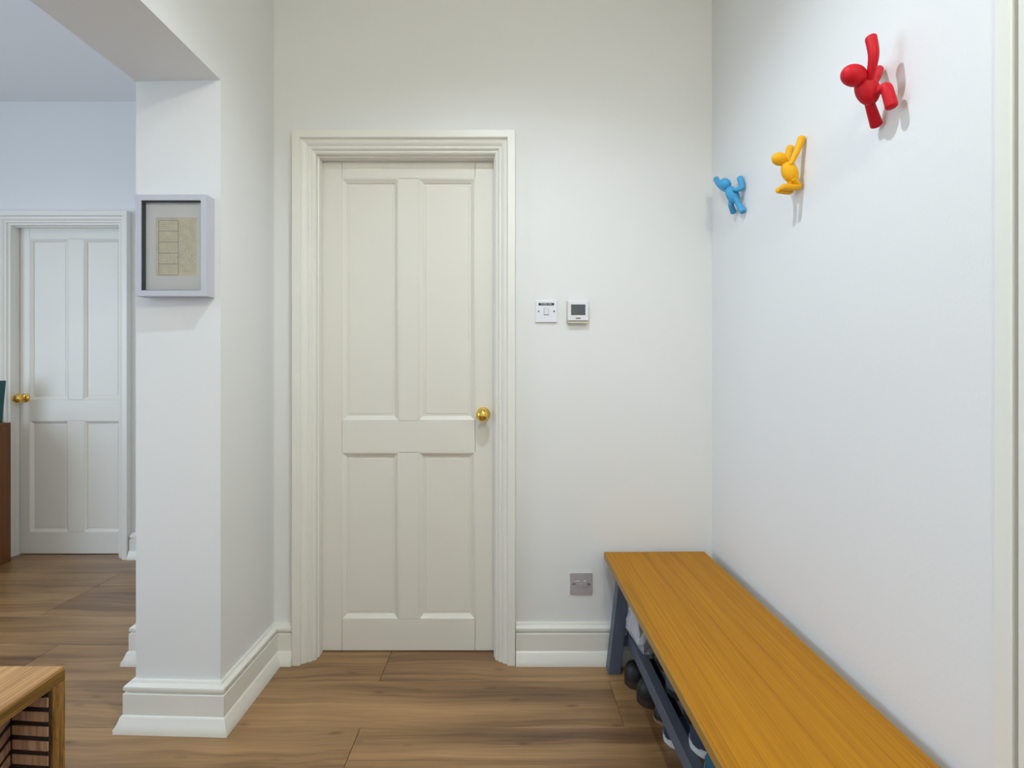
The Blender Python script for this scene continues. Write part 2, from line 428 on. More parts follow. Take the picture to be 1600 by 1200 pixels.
w2a, w2b = D2['x0'] - 0.03, D2['x1'] + 0.03
struct('wall_far', boxes((XW, w2a, YF, 3.24, 0, LC + .05), (w2b, XS, YF, 3.24, 0, LC + .05), (w2a, w2b, YF, 3.24, D2['top'] + 0.03, LC + .05)), 'wall',
       'white wall of the next room around the far panelled door')
D3a, D3b = -0.02, 0.832
struct('wall_right', boxes((XR, XR + 0.14, D3b, YB, 0, HC), (XR, XR + 0.14, YREAR, D3a, 0, HC), (XR, XR + 0.14, D3a, D3b, 2.08, HC)), 'wall',
       'plain white wall with three figure hooks above the bench')
VY0, VY1, VZ0, VZ1 = -0.7, 1.6, 0.5, 2.3
struct('wall_side', boxes((XW - 0.1, XW, YREAR, VY0, 0, LC + .05), (XW - 0.1, XW, VY1, YF + 0.1, 0, LC + .05), (XW - 0.1, XW, VY0, VY1, 0, VZ0), (XW - 0.1, XW, VY0, VY1, VZ1, LC + .05)), 'wall', 'white side wall of the next room')
struct('wall_rear', boxes((XW, -0.45, YREAR - 0.15, YREAR, 0, LC + .05), (0.45, 1.0, YREAR - 0.15, YREAR, 0, LC + .05), (-0.45, 0.45, YREAR - 0.15, YREAR, 2.08, LC + .05)), 'wall',
       'white wall behind the viewer with the front door')
struct('ceiling', boxes((XL, XR + 0.14, YREAR - 0.1, 2.16, HC, HC + 0.08)), 'ceil', 'white ceiling over the hallway')
struct('ceiling', boxes((XW, XLL, YREAR - 0.1, 3.24, LC, LC + 0.08)), 'ceil', 'white ceiling of the next room seen past the beam')

# side window (the daylight) and glazed front door outside the view; the added fill sits before the door
w = empty('window_1', (XW, 0.45, VZ0)); tag(w, 'white framed side window of the next room outside the view', None, None, 'structure')
bm = bmesh.new()
for b in ((VY0, VY1, VZ0, VZ0 + .06), (VY0, VY1, VZ1 - .06, VZ1), (VY0, VY0 + .06, VZ0, VZ1), (VY1 - .06, VY1, VZ0, VZ1), (.42, .48, VZ0, VZ1)): box(bm, XW - .08, XW - .02, *b)
obj('window_frame', bm, 'trim', w)
obj('pane', boxes((XW - .055, XW - .05, VY0 + .06, .42, VZ0 + .06, VZ1 - .06)), 'glass', w); obj('pane', boxes((XW - .055, XW - .05, .48, VY1 - .06, VZ0 + .06, VZ1 - .06)), 'glass', w)
d = empty('door_4', (0, YREAR, 0)); tag(d, 'white glazed front door behind the viewer', None, None, 'structure')
obj('door_frame', boxes((-.45, -.38, YREAR - .1, YREAR - .04, 0, 2.08), (.38, .45, YREAR - .1, YREAR - .04, 0, 2.08), (-.38, .38, YREAR - .1, YREAR - .04, 2.0, 2.08), (-.38, .38, YREAR - .1, YREAR - .04, 0, .7)), 'trim', d)
obj('pane', boxes((-.38, .38, YREAR - .075, YREAR - .07, .7, 2.0)), 'glass', d)

# ------------------------------------------------------------------ skirting boards
SK = [(0, 0.150), (0.008, 0.150), (0.0105, 0.1455), (0.011, 0.143), (0.018, 0.1415), (0.0235, 0.136), (0.0245, 0.130), (0.0225, 0.123),
      (0.016, 0.1190), (0.016, 0.1165), (0.0235, 0.1155), (0.0245, 0.1145), (0.0245, 0.050), (0.0285, 0.0475), (0.0305, 0.044), (0.036, 0.026), (0.043, 0.013), (0.043, 0.0), (0, 0)]
def skirt(name, path, label, left=True):
    bm = bmesh.new(); sweep_plan(bm, path, SK, left)
    o = obj(name, bm, 'trim'); auto_smooth(o, 35); tag(o, label, None, None, 'structure'); return o
AO1 = (D1['x0'] - 0.084, D1['x1'] + 0.086)      # outer edges of the architrave
skirt('baseboard_left', [(AO1[0], YB), (XL, YB), (XL, YP), (XLL, YP + 0.010), (XLL, YB), (XS, YB), (XS, YF), (D2['x1'] + 0.088, YF)], 'cream moulded skirting wrapping the pier on the left', True)
skirt('baseboard_back', [(XR, YB), (AO1[1], YB)], 'cream moulded skirting between the door and the bench', True)
skirt('baseboard_right', [(XR, D3b + 0.002), (XR, YB - 0.0435)], 'cream moulded skirting along the right wall behind the bench', True)

# ------------------------------------------------------------------ architraves
ARC = [(0.0, -0.060), (0.0, -0.024), (0.004, -0.022), (0.006, -0.004), (0.010, 0.000), (0.016, 0.001), (0.0185, 0.006), (0.021, 0.010), (0.0255, 0.0115),
       (0.030, 0.010), (0.032, 0.0125), (0.038, 0.019), (0.044, 0.0225), (0.050, 0.0235), (0.052, 0.026), (0.0535, 0.034), (0.056, 0.036), (0.082, 0.036), (0.084, 0.033), (0.084, 0.0), (0.03, -0.06)]
def architrave(root, x0, x1, zt, yw, prof, scale=1.0):
    """two uprights and a head with mitred corners; prof: (offset outwards from the opening, protrusion from the wall)"""
    def strip(name, P, Q):
        bm = bmesh.new(); n = len(prof)
        a = [bm.verts.new(P(u * scale, v)) for u, v in prof]; b = [bm.verts.new(Q(u * scale, v)) for u, v in prof]
        for k in range(n): bm.faces.new((a[k], a[(k + 1) % n], b[(k + 1) % n], b[k]))
        bm.faces.new(a[::-1]); bm.faces.new(b)
        o = obj(name, bm, 'trim', root); auto_smooth(o, 25)
    strip('jamb', lambda u, v: (x0 - u, yw - v, 0.0), lambda u, v: (x0 - u, yw - v, zt + u))
    strip('jamb', lambda u, v: (x1 + u, yw - v, 0.0), lambda u, v: (x1 + u, yw - v, zt + u))
    strip('head', lambda u, v: (x0 - u, yw - v, zt + u), lambda u, v: (x1 + u, yw - v, zt + u))
t1 = empty('trim_1', ((D1['x0'] + D1['x1']) / 2, YB, 0)); tag(t1, 'cream moulded door surround in the middle of the hallway wall', None, None, 'structure')
architrave(t1, D1['x0'], D1['x1'], D1['top'] - 0.003, YB, ARC)
t2 = empty('trim_2', ((D2['x0'] + D2['x1']) / 2, YF, 0)); tag(t2, 'white moulded surround of the far door', None, None, 'structure')
architrave(t2, D2['x0'], D2['x1'], D2['top'], YF, ARC)

# ------------------------------------------------------------------ panelled doors
MOULD = [(0.0, 0.0005), (0.003, -0.0005), (0.006, 0.0015), (0.011, 0.006), (0.0165, 0.009), (0.018, 0.0115), (0.018, 0.014), (0.0, 0.014)]
def knob(parent, x, y, z, s=1.0):
    """brass door knob with its rose, sticking out towards -Y"""
    bm = bmesh.new()
    lathe(bm, [(0.0, 0.0), (0.027, 0.0), (0.0275, 0.003), (0.026, 0.006), (0.022, 0.010), (0.016, 0.0125), (0.0, 0.0125)], (x, y, z), (0, -1, 0))
    k = obj('knob', bmesh_knob(x, y, z), 'brass', parent); auto_smooth(k, 50)
    r = obj('rose', bm, 'brass', k); auto_smooth(r, 50)
    return k
def bmesh_knob(x, y, z):
    bm = bmesh.new()
    prof = [(0.0115, 0.011), (0.0105, 0.020), (0.0115, 0.026)]
    for i in range(15):
        a = math.radians(-65 + 155 * i / 14.0)
        prof.append((0.0275 * math.cos(a), 0.050 + 0.0235 * math.sin(a)))
    prof[-1] = (0.0, prof[-1][1])
    lathe(bm, [(0.0, 0.011)] + prof, (x, y, z), (0, -1, 0), 32)
    return bm
def panel_door(name, x0, x1, z0, z1, y, xs, zs, label, knob_at):
    """xs: stile/muntin edges x (4 values), zs: panel edges z: upper top, upper bottom, lower top, lower bottom"""
    root = empty(name, ((x0 + x1) / 2, y, z0)); tag(root, label, None, None, 'structure')
    T = 0.04; bv = 0.0009
    a, b, c, d_ = xs; t, u, v, w_ = zs
    g = 0.0011
    obj('stile', boxes((x0, a, y, y + T, z0, z1), bevel=bv), 'door', root)
    obj('stile', boxes((d_, x1, y, y + T, z0, z1), bevel=bv), 'door', root)
    obj('top_rail', boxes((a + g, d_ - g, y, y + T, t, z1), bevel=bv), 'door', root)
    obj('lock_rail', boxes((a + g, d_ - g, y - 0.0004, y + T, v, u), bevel=bv), 'door', root)
    obj('bottom_rail', boxes((a + g, d_ - g, y, y + T, z0, w_), bevel=bv), 'door', root)
    for (p, q) in ((u, t), (w_, v)):
        obj('muntin', boxes((b, c, y, y + T, p + g, q - g), bevel=bv), 'door', root)
    for (xa, xb) in ((a, b), (c, d_)):
        for (p, q) in ((u, t), (w_, v)):
            bm = bmesh.new()
            # sunk margin with a slightly raised flat field
            box(bm, xa, xb, y + 0.0135, y + 0.03, p, q)
            i = 0.0265
            box(bm, xa + i, xb - i, y + 0.0115, y + 0.02, p + i, q - i, bevel=0.0018)
            pn = obj('panel', bm, 'door', root)
            bm = bmesh.new(); rect_frame(bm, xa, xb, p, q, MOULD, y)
            mo = obj('panel_moulding', bm, 'door', pn); auto_smooth(mo, 30)
    knob(root, knob_at[0], y, knob_at[1])
    return root
def px(x, y, Y): return ((x - 795) * Y / 800.0, CAMH + (572 - y) * Y / 800.0)
def PX(v, Y): return (v - 795) * Y / 800.0
def PZ(v, Y): return CAMH + (572 - v) * Y / 800.0
Y1 = D1['y']
panel_door('door_1', D1['x0'] - 0.004, D1['x1'] + 0.004, 0.004, D1['top'] + 0.012, Y1,
           [PX(534, Y1), PX(623, Y1), PX(654, Y1), PX(742.5, Y1)], [PZ(278.5, Y1), PZ(657.5, Y1), PZ(706.5, Y1), PZ(968, Y1)],
           'cream four panel door with brass knob in the hallway', (PX(754.5, 2.012), PZ(648, 2.012)))
Y2 = D2['y']
panel_door('door_2', D2['x0'] + 0.002, D2['x1'] + 0.004, 0.004, D2['top'] + 0.012, Y2,
           [PX(46, Y2), PX(107, Y2), PX(130, Y2), PX(189, Y2)], [PZ(373, Y2), PZ(625, Y2), PZ(657, Y2), PZ(832, Y2)],
           'white four panel door of the next room at far left', (PX(39, 3.11), PZ(622, 3.11)))
struct('shade_sheet', boxes((w1a, w1b, 2.10, 2.12, 0, D1['top'] + .03)), 'gap', 'dark painted sheet standing for shade behind the hallway door')  # sheet coloured dark in place of the shade behind the leaf
bpy.data.objects['shade_sheet'].name = 'shade_sheet_near'
struct('shade_sheet_far', boxes((w2a, w2b, 3.17, 3.19, 0, D2['top'] + .03)), 'gap', 'dark painted sheet standing for shade behind the far door')  # same dark sheet, imitates the unlit depth behind the far leaf

# door set almost flush in the right wall beside the viewer
d3 = empty('door_3', (XR, 0.4, 0)); tag(d3, 'white door edge and flush frame at the right border', None, None, 'structure')
bm = boxes((XR - 0.0025, XR + 0.10, 0.8025, D3b, 0, 2.05), (XR - 0.0025, XR + 0.10, D3a, D3a + 0.03, 0, 2.05), (XR - 0.0025, XR + 0.10, D3a, D3b, 2.05, 2.08), bevel=0.0015)
obj('door_frame', bm, 'trim', d3)
obj('leaf', boxes((XR - 0.001, XR + 0.039, D3a + 0.033, 0.7940, 0.006, 2.046), bevel=0.0015), 'door', d3)
obj('door_stop', boxes((XR + 0.012, XR + 0.06, 0.7900, 0.8030, 0, 2.05)), 'trim', d3)

# ------------------------------------------------------------------ recessed downlights (above the frame)
for i, (x, y, z) in enumerate(DOWNLIGHTS):
    t = empty('downlight', (x, y, z))
    tag(t, ['white recessed downlight over the middle of the hallway', 'white recessed downlight before the far door', 'white recessed downlight in the middle of the next room'][i], 'light', 'recessed ceiling downlights')
    bm = bmesh.new(); lathe(bm, [(0.032, 0.0), (0.034, 0.006), (0.043, 0.004), (0.045, 0.0)], (x, y, z), (0, 0, -1), 24); obj('trim_ring', bm, 'plastic', t)
    bm = bmesh.new(); lathe(bm, [(0.0, -0.001), (0.031, -0.001), (0.031, 0.003), (0.0, 0.003)], (x, y, z), (0, 0, -1), 24); obj('lens', bm, 'white_lens', t)

# pendant bulb behind the viewer
em, nt_, b_ = new_mat('glowing_bulb'); M['bulb'] = em
b_.inputs['Emission Color'].default_value = WARM + (1,); b_.inputs['Emission Strength'].default_value = BULB_W / (4 * math.pi ** 2 * BULB_R ** 2)
pd = empty('pendant_lamp', (BULB[0], BULB[1], HC)); tag(pd, 'small white pendant lamp with bare bulb behind the viewer', 'lamp')
bm = bmesh.new(); lathe(bm, [(0, 0), (0.05, 0), (0.05, 0.012), (0.02, 0.022), (0, 0.022)], (BULB[0], BULB[1], HC), (0, 0, -1), 24); obj('ceiling_rose', bm, 'plastic', pd)
bm = bmesh.new(); lathe(bm, [(0, 0.022), (0.016, 0.022), (0.018, 0.09), (0, 0.09)], (BULB[0], BULB[1], HC), (0, 0, -1), 20); obj('lampholder', bm, 'plastic', pd)
bm = bmesh.new(); ellipsoid(bm, BULB, (BULB_R,) * 3, (0, 0, 1), 24, 14); obj('bulb', bm, 'bulb', pd, smooth=True)

# ------------------------------------------------------------------ bench with shoe shelf
bx0, bx1, by0, by1, bz = 0.3735, 0.7585, 0.72, 1.962, 0.433
BW = bx1 - bx0; BL = by1 - by0
bench = empty('shoe_bench', (0.5735, 1.36, 0), math.radians(0.8))
tag(bench, 'long bench with golden oak top and slate blue legs along the right wall', 'bench')
def lb(*b): return (b[0] - 0.5735, b[1] - 0.5735, b[2] - 1.36, b[3] - 1.36, b[4], b[5])
bm = bmesh.new(); box(bm, *lb(bx0 + .0012, bx1, by0, by1, bz - 0.024, bz), bevel=0.0012)
obj('bench_top', bm, 'bench', bench, world=False)
obj('edge_band', boxes(lb(bx0 - 0.0012, bx0 + .0012, by0, by1, bz - 0.0238, bz - 0.0012)), 'bench_edge', bench, world=False)
def slant_leg(xb, xt, y, s=1, w=0.046, d=0.046):
    bm = bmesh.new(); zt = bz - 0.024
    lo = [(xb, y), (xb + w, y), (xb + w, y + d), (xb, y + d)]; hi = [(xt, y), (xt + w, y), (xt + w, y + d), (xt, y + d)]
    a = [bm.verts.new((p[0] - 0.5735, p[1] - 1.36, 0)) for p in lo]; b = [bm.verts.new((p[0] - 0.5735, p[1] - 1.36, zt)) for p in hi]
    for k in range(4): bm.faces.new((a[k], a[(k + 1) % 4], b[(k + 1) % 4], b[k]))
    bm.faces.new(a[::-1]); bm.faces.new(b)
    bmesh.ops.bevel(bm, geom=bm.edges[:], offset=0.0015, segments=1, affect='EDGES')
    return bm
for y in (1.90, 0.75):
    obj('leg', slant_leg(0.376, 0.422, y), 'steel_blue', bench, world=False)
    obj('leg', slant_leg(0.690, 0.664, y), 'steel_blue', bench, world=False)
for y in (1.912, 0.762):
    obj('cross_rail', boxes(lb(0.425, 0.700, y, y + 0.022, 0.098, 0.128), bevel=.001), 'steel_blue', bench, world=False)
    obj('cross_rail', boxes(lb(0.466, 0.666, y, y + 0.022, bz - 0.075, bz - 0.025), bevel=.001), 'steel_blue', bench, world=False)
for x in (0.452, 0.508, 0.566, 0.624, 0.672):
    front = x < 0.46
    obj('shelf_rail' if front else 'shelf_slat', boxes(lb(x, x + (0.031 if front else 0.03), 0.77, 1.925, 0.102 if front else 0.128, 0.148), bevel=.0012), 'steel_blue', bench, world=False)

# ------------------------------------------------------------------ shoes
def shoe(name, label, x_toe, y_c, z, L=0.27, W=0.095, upper='shoe_black', sole='sole_black', sole_h=0.022, toe_h=0.05, ankle_h=0.095, boot=False, laces='lace', group=None, rz=0.0, extra=None):
    """toe points to -X (out of the rack); local x runs from toe (0) to heel (L)"""
    root = empty(name, (x_toe, y_c, z), rz); tag(root, label, 'shoe', group)
    N = 22; K = 14
    def halfw(t):
        toe = 1 - (1 - min(t / 0.22, 1)) ** 2.4
        heel = 1 - (max((t - 0.82) / 0.18, 0)) ** 2.6 * 0.999
        mid = 1.0 - 0.20 * math.exp(-((t - 0.58) / 0.16) ** 2) - 0.14 * max(0, (t - 0.7) / 0.3)
        return max(0.001, W / 2 * math.sqrt(max(toe, 1e-4)) * math.sqrt(max(heel, 1e-4)) * mid)
    def height(t):
        s = min(1, t / 0.10); rise = 1 - (1 - s) ** 2
        lo = toe_h * (0.45 + 0.55 * rise)
        k = min(1, max(0, (t - 0.28) / 0.30)); k = k * k * (3 - 2 * k)
        hgt = lo + (ankle_h - toe_h) * k
        if t > 0.93: hgt *= 1 - 0.10 * (t - 0.93) / 0.07
        return hgt
    # sole
    bm = bmesh.new(); outl = []
    ts = [0.5 - 0.5 * math.cos(math.pi * i / N) for i in range(N + 1)]
    for t in ts: outl.append((t * L, -halfw(t) - 0.004))
    for t in reversed(ts): outl.append((t * L, halfw(t) + 0.004))
    prism(bm, outl, 0.0, sole_h)
    bmesh.ops.bevel(bm, geom=[e for e in bm.edges if abs(e.verts[0].co.z - e.verts[1].co.z) < 1e-6], offset=0.0025, segments=2, affect='EDGES')
    so = obj('sole', bm, sole, root, world=False); auto_smooth(so, 50)
    # upper
    bm = bmesh.new(); rings = []
    for t in ts:
        w, h = halfw(t), height(t); ring = []
        for k in range(K + 1):
            a = math.pi * k / K; ca, sa = math.cos(a), math.sin(a)
            ex = 0.75 if t < 0.45 else 0.62
            yy = w * math.copysign(abs(ca) ** ex, ca); zz = (abs(sa) ** 0.85) * h
            if t > 0.45: yy *= 1 - 0.22 * sa * min(1, (t - 0.45) / 0.2)
            ring.append(bm.verts.new((t * L, yy, sole_h - 0.004 + zz)))
        rings.append(ring)
    for a, b in zip(rings, rings[1:]):
        for k in range(K): bm.faces.new((a[k], a[k + 1], b[k + 1], b[k]))
    bm.faces.new(rings[0]); bm.faces.new(rings[-1][::-1])
    up = obj('upper', bm, upper, root, smooth=True, world=False)
    # collar opening with dark lining
    bm = bmesh.new()
    ellipsoid(bm, (L * 0.74, 0, sole_h + ankle_h - 0.004), (L * 0.19, W * 0.27, 0.006), (0, 0, 1), 18, 8)
    obj('lining', bm, 'sole_black', root, smooth=True, world=False)
    bm = bmesh.new()                                                          # padded collar
    pts = [(L * 0.74 + L * 0.20 * math.cos(2 * math.pi * i / 18), W * 0.29 * math.sin(2 * math.pi * i / 18), sole_h + ankle_h - 0.004 + 0.006 * math.cos(4 * math.pi * i / 18)) for i in range(19)]
    tube(bm, pts, [0.006] * 19, 8, 2); obj('collar', bm, upper, root, smooth=True, world=False)
    if laces:
        bm = bmesh.new()
        for i in range(5):
            t = 0.33 + 0.05 * i; h = sole_h - 0.004 + height(t)
            tube(bm, [(t * L, -W * 0.2, h - 0.008), (t * L + 0.002, 0, h + 0.0015), (t * L, W * 0.2, h - 0.008)], [0.0022] * 3, 6, 4)
        obj('laces', bm, laces, root, smooth=True, world=False)
        bm = bmesh.new()
        tube(bm, [(L * 0.50, 0, sole_h + height(.5) - 0.006), (L * 0.53, 0, sole_h + ankle_h + 0.006), (L * 0.55, 0, sole_h + ankle_h + 0.018)], [0.013, 0.015, 0.012], 10, 4)
        obj('tongue', bm, upper, root, smooth=True, world=False)
    if extra:
        for (nm, m_, t0, t1, z0, z1, sc) in extra:                            # bands wrapped round the upper
            bm = bmesh.new(); ra = []
            tt = [t0 + (t1 - t0) * i / 10 for i in range(11)]
            for s in (-1, 1):
                lo = [bm.verts.new((t * L, s * (halfw(t) * sc + 0.0025), z0)) for t in tt]
                hi = [bm.verts.new((t * L, s * (halfw(t) * sc * 0.99 + 0.001), z1)) for t in tt]
                for i in range(10): bm.faces.new((lo[i], lo[i + 1], hi[i + 1], hi[i]))
                ra.append((lo[0], hi[0]))
            bm.faces.new((ra[0][0], ra[0][1], ra[1][1], ra[1][0]))
            obj(nm, bm, m_, root, smooth=True, world=False)
    return root
GF = 'shoes on the floor under the bench'; GS = 'shoes on the bench shelf'
shoe('boot', 'black leather boot on the floor nearest the far bench leg', 0.418, 1.848, 0, 0.262, 0.086, 'shoe_black', 'sole_brown', 0.026, 0.055, 0.068, laces=None, group=GF)
shoe('boot', 'black leather boot on the floor, second from the far bench leg', 0.438, 1.750, 0, 0.262, 0.086, 'shoe_black', 'sole_brown', 0.026, 0.055, 0.068, laces=None, group=GF)
shoe('shoe', 'black shoe with thin tan sole on the floor under the rail', 0.470, 1.658, 0, 0.28, 0.082, 'shoe_black', 'sole_tan', 0.012, 0.045, 0.07, laces=None, group=GF)
shoe('sneaker', 'navy sneaker with white sole on the floor under the rail', 0.474, 1.565, 0, 0.28, 0.090, 'shoe_navy2', 'sole_white', 0.02, 0.042, 0.07, laces=None, group=GF)
ZS = 0.1485
shoe('shoe', 'black knitted shoe on the shelf beside the plastic bag', 0.492, 1.702, ZS, 0.26, 0.098, 'shoe_knit', 'sole_black', 0.02, 0.055, 0.085, laces=None, group=GS)
shoe('sneaker', 'slate navy suede sneaker on the shelf beside the black knitted shoe', 0.482, 1.565, ZS, 0.275, 0.098, 'shoe_navy', 'sole_black', 0.022, 0.05, 0.09, laces='lace', group=GS)
shoe('sneaker', 'slate navy suede sneaker on the shelf, before the white edged one', 0.496, 1.446, ZS, 0.27, 0.096, 'shoe_navy', 'sole_black', 0.022, 0.05, 0.09, laces='lace', group=GS)
shoe('sneaker', 'navy canvas sneaker with thin white sole edge on the shelf', 0.474, 1.336, ZS, 0.275, 0.096, 'shoe_navy2', 'sole_white', 0.02, 0.045, 0.085, laces='lace', group=GS)
shoe('sneaker', 'teal and pale grey running shoe on the shelf at the lower edge', 0.472, 1.226, ZS, 0.285, 0.102, 'shoe_teal', 'sole_blue', 0.026, 0.05, 0.09, laces='shoe_grey', group=GS,
     extra=[('side_band', 'shoe_black', 0.03, 0.6, 0.030, 0.040, 1.0), ('overlay', 'shoe_grey', 0.06, 0.6, 0.042, 0.056, 0.97)])

# ------------------------------------------------------------------ plastic bag on the shelf
random.seed(11)
def bag():
    root = empty('plastic_bag', (0.53, 1.835, ZS)); tag(root, 'crumpled pale grey plastic carrier bag on the bench shelf', 'bag')
    bm = bmesh.new(); R = 11; K = 26; rings = []
    for i in range(R + 1):
        t = i / R; z = 0.215 * t
        ring = []
        for k in range(K):
            a = 2 * math.pi * k / K
            ca, sa = math.cos(a), math.sin(a)
            rx = 0.094 * (1 - 0.18 * t); ry = 0.082 * (1 - 0.25 * t)
            x = rx * math.copysign(abs(ca) ** 0.55, ca); y = ry * math.copysign(abs(sa) ** 0.55, sa)
            f = 0.010 * math.sin(5 * a + 3.5 * t) + 0.008 * math.sin(9 * a - 5 * t + 1.3) * t + 0.006 * math.sin(2 * a + 9 * t)
            bot = min(1, 0.80 + 1.1 * t)
            ring.append(bm.verts.new(((x + f * ca) * bot + random.uniform(-.003, .003), (y + f * sa) * bot + random.uniform(-.003, .003), z + random.uniform(-.003, .003) * (0 < i) + 0.018 * t * math.sin(3 * a))))
        rings.append(ring)
    for a, b in zip(rings, rings[1:]):
        for k in range(K): bm.faces.new((a[k], a[(k + 1) % K], b[(k + 1) % K], b[k]))
    bm.faces.new(rings[0][::-1])
    zmin = min(v.co.z for v in bm.verts)
    for v in bm.verts: v.co.z -= zmin
    obj('bag_body', bm, 'bag', root, world=False)
    bm = bmesh.new()
    for (y0, y1) in ((-0.05, 0.045),):
        pts = [(-0.075, y0, 0.20), (-0.088, y0 * 0.7, 0.155), (-0.098, 0.0, 0.115), (-0.094, y1 * 0.7, 0.14), (-0.078, y1, 0.20)]
        c = catmull(pts, 6)
        a = [bm.verts.new(p) for p in c]; b = [bm.verts.new((p.x - 0.004, p.y * 0.72, p.z + 0.014)) for p in c]
        for i in range(len(c) - 1): bm.faces.new((a[i], a[i + 1], b[i + 1], b[i]))
    obj('handle', bm, 'bag', root, smooth=True, world=False)
    return root
bag()

# ------------------------------------------------------------------ three climbing figure hooks on the right wall
def W3(x, y, p):
    """point p metres off the right wall"""
    X = XR - p; Y = X * 800.0 / (x - 795); return Vector((X, Y, CAMH + (572 - y) * Y / 800.0))
def figure(label, mat, base, head, torso, limbs):
    b = W3(*base); root = empty('wall_hook', (XR, b.y, b.z)); tag(root, label, 'wall hook', 'climbing figure wall hooks')
    bm = bmesh.new(); c = W3(*head[0]); ellipsoid(bm, c, head[1], head[2]); obj('head', bm, mat, root, smooth=True)
    bm = bmesh.new(); c = W3(*torso[0]); ellipsoid(bm, c, torso[1], torso[2]); 
    tube(bm, [c, W3(*head[0])], [0.008, 0.007], 12, 4)
    obj('torso', bm, mat, root, smooth=True)
    for nm, pts, rad in limbs:
        bm = bmesh.new(); tube(bm, [W3(*p) for p in pts], rad, 16, 7, flat_end=True); obj(nm, bm, mat, root, smooth=True)
figure('red climbing figure hook, highest of the three on the right wall', 'red', (1358, 140, 0.0),
       ((1334, 118, 0.082), (0.0205, 0.0205, 0.0255), (0.8, -0.1, -0.45)),
       ((1355, 140, 0.050), (0.0218, 0.0205, 0.0335), (-0.30, 0.1, 1.0)),
       [('arm', [(1357, 130, 0.054), (1362.5, 106, 0.057), (1365, 84, 0.059), (1361, 60, 0.061)], [0.0065, 0.0085, 0.0098, 0.0105]),
        ('arm', [(1361, 134, 0.045), (1367, 123, 0.030), (1372, 110, 0.0115)], [0.0075, 0.0100, 0.0100]),
        ('leg', [(1357, 156, 0.044), (1362, 172, 0.032), (1369, 194, 0.0135)], [0.0085, 0.0098, 0.0115]),
        ('leg', [(1365, 147, 0.045), (1374, 141, 0.040), (1384, 137, 0.035), (1388, 147, 0.033), (1393, 165, 0.029)], [0.0075, 0.0090, 0.0100, 0.0108, 0.0112])])
figure('yellow climbing figure hook, middle of the three on the right wall', 'yellow', (1235, 270, 0.0),
       ((1218, 248.5, 0.060), (0.0170, 0.0170, 0.0205), (0.8, -0.1, -0.4)),
       ((1234, 269.5, 0.036), (0.0200, 0.0185, 0.0310), (-0.42, 0.1, 1.0)),
       [('arm', [(1235.5, 256, 0.040), (1242, 243, 0.028), (1248, 229, 0.018), (1252.5, 216, 0.0105)], [0.0060, 0.0078, 0.0092, 0.0095]),
        ('arm', [(1231, 254, 0.038), (1231, 245, 0.024), (1234, 231, 0.0105)], [0.0060, 0.0082, 0.0090]),
        ('leg', [(1240, 281, 0.030), (1245, 287, 0.018), (1247, 292, 0.014), (1234, 292.5, 0.040), (1224, 292, 0.060)], [0.0072, 0.0078, 0.0080, 0.0085, 0.0085]),
        ('leg', [(1235, 285, 0.034), (1233, 291, 0.022), (1235, 299, 0.016), (1226, 299, 0.040), (1216, 297, 0.062)], [0.0070, 0.0072, 0.0076, 0.0080, 0.0080])])
figure('light blue climbing figure hook, smallest and lowest on the right wall', 'blue', (1145, 305, 0.0),
       ((1132.5, 287.5, 0.052), (0.0185, 0.0185, 0.0215), (0.7, -0.3, -0.5)),
       ((1144.5, 304.5, 0.030), (0.0205, 0.0185, 0.0325), (-0.45, 0.15, 1.0)),
       [('arm', [(1139, 299, 0.034), (1129, 293.5, 0.038), (1122.5, 286, 0.036), (1119, 280, 0.030)], [0.0066, 0.0092, 0.0100, 0.0100]),
        ('arm', [(1147, 296, 0.034), (1153, 296, 0.024), (1158.5, 293.5, 0.014), (1158.5, 287, 0.012), (1156, 278.5, 0.0115)], [0.0062, 0.0078, 0.0090, 0.0094, 0.0092]),
        ('leg', [(1142, 314, 0.030), (1142, 320, 0.030), (1144, 326, 0.020), (1146, 331.5, 0.0125)], [0.0075, 0.0088, 0.0095, 0.0098]),
        ('leg', [(1149.5, 311, 0.027), (1154, 319, 0.018), (1158, 326, 0.013), (1160.5, 330, 0.0115)], [0.0078, 0.0095, 0.0100, 0.0102])])

# ------------------------------------------------------------------ switches on the back wall
def plate_switch():
    cx, cz = PX(853.5, 1.985), PZ(486.5, 1.985); h = 0.0425
    root = empty('light_switch', (cx, YB, cz)); tag(root, 'white square wall switch with black name strip beside the door', 'switch')
    obj('plate', boxes((cx - h, cx + h, YB - 0.008, YB, cz - h, cz + h), bevel=0.0018, seg=2), 'plastic', root)
    rk = boxes((cx - 0.0085, cx + 0.0085, YB - 0.0115, YB - 0.006, cz - 0.0125, cz + 0.0125), bevel=0.001)
    for v in rk.verts:
        if v.co.z < cz: v.co.y += 0.0022 if v.co.y < YB - 0.009 else 0
    obj('rocker', rk, 'plastic', root)
    obj('rocker_gap', boxes((cx - 0.0095, cx + 0.0095, YB - 0.0083, YB - 0.007, cz - 0.0155, cz + 0.0135)), 'grey_insert', root)
    for s in (-1, 1):
        bm = bmesh.new(); lathe(bm, [(0, 0.0095), (0.0032, 0.009), (0.0034, 0.007), (0, 0.007)], (cx + s * 0.0300, YB, cz), (0, -1, 0), 16); obj('screw', bm, 'screw', root)
    lbl = obj('name_strip', boxes((cx - 0.0300, cx + 0.0300, YB - 0.0088, YB - 0.0075, cz + 0.0225, cz + 0.0320), bevel=0.0003), 'black', root)
    obj('lettering', text_bm('TOWEL RAIL', 0.0080, cx, YB - 0.0090, cz + 0.0272), 'white_print', lbl)
plate_switch()
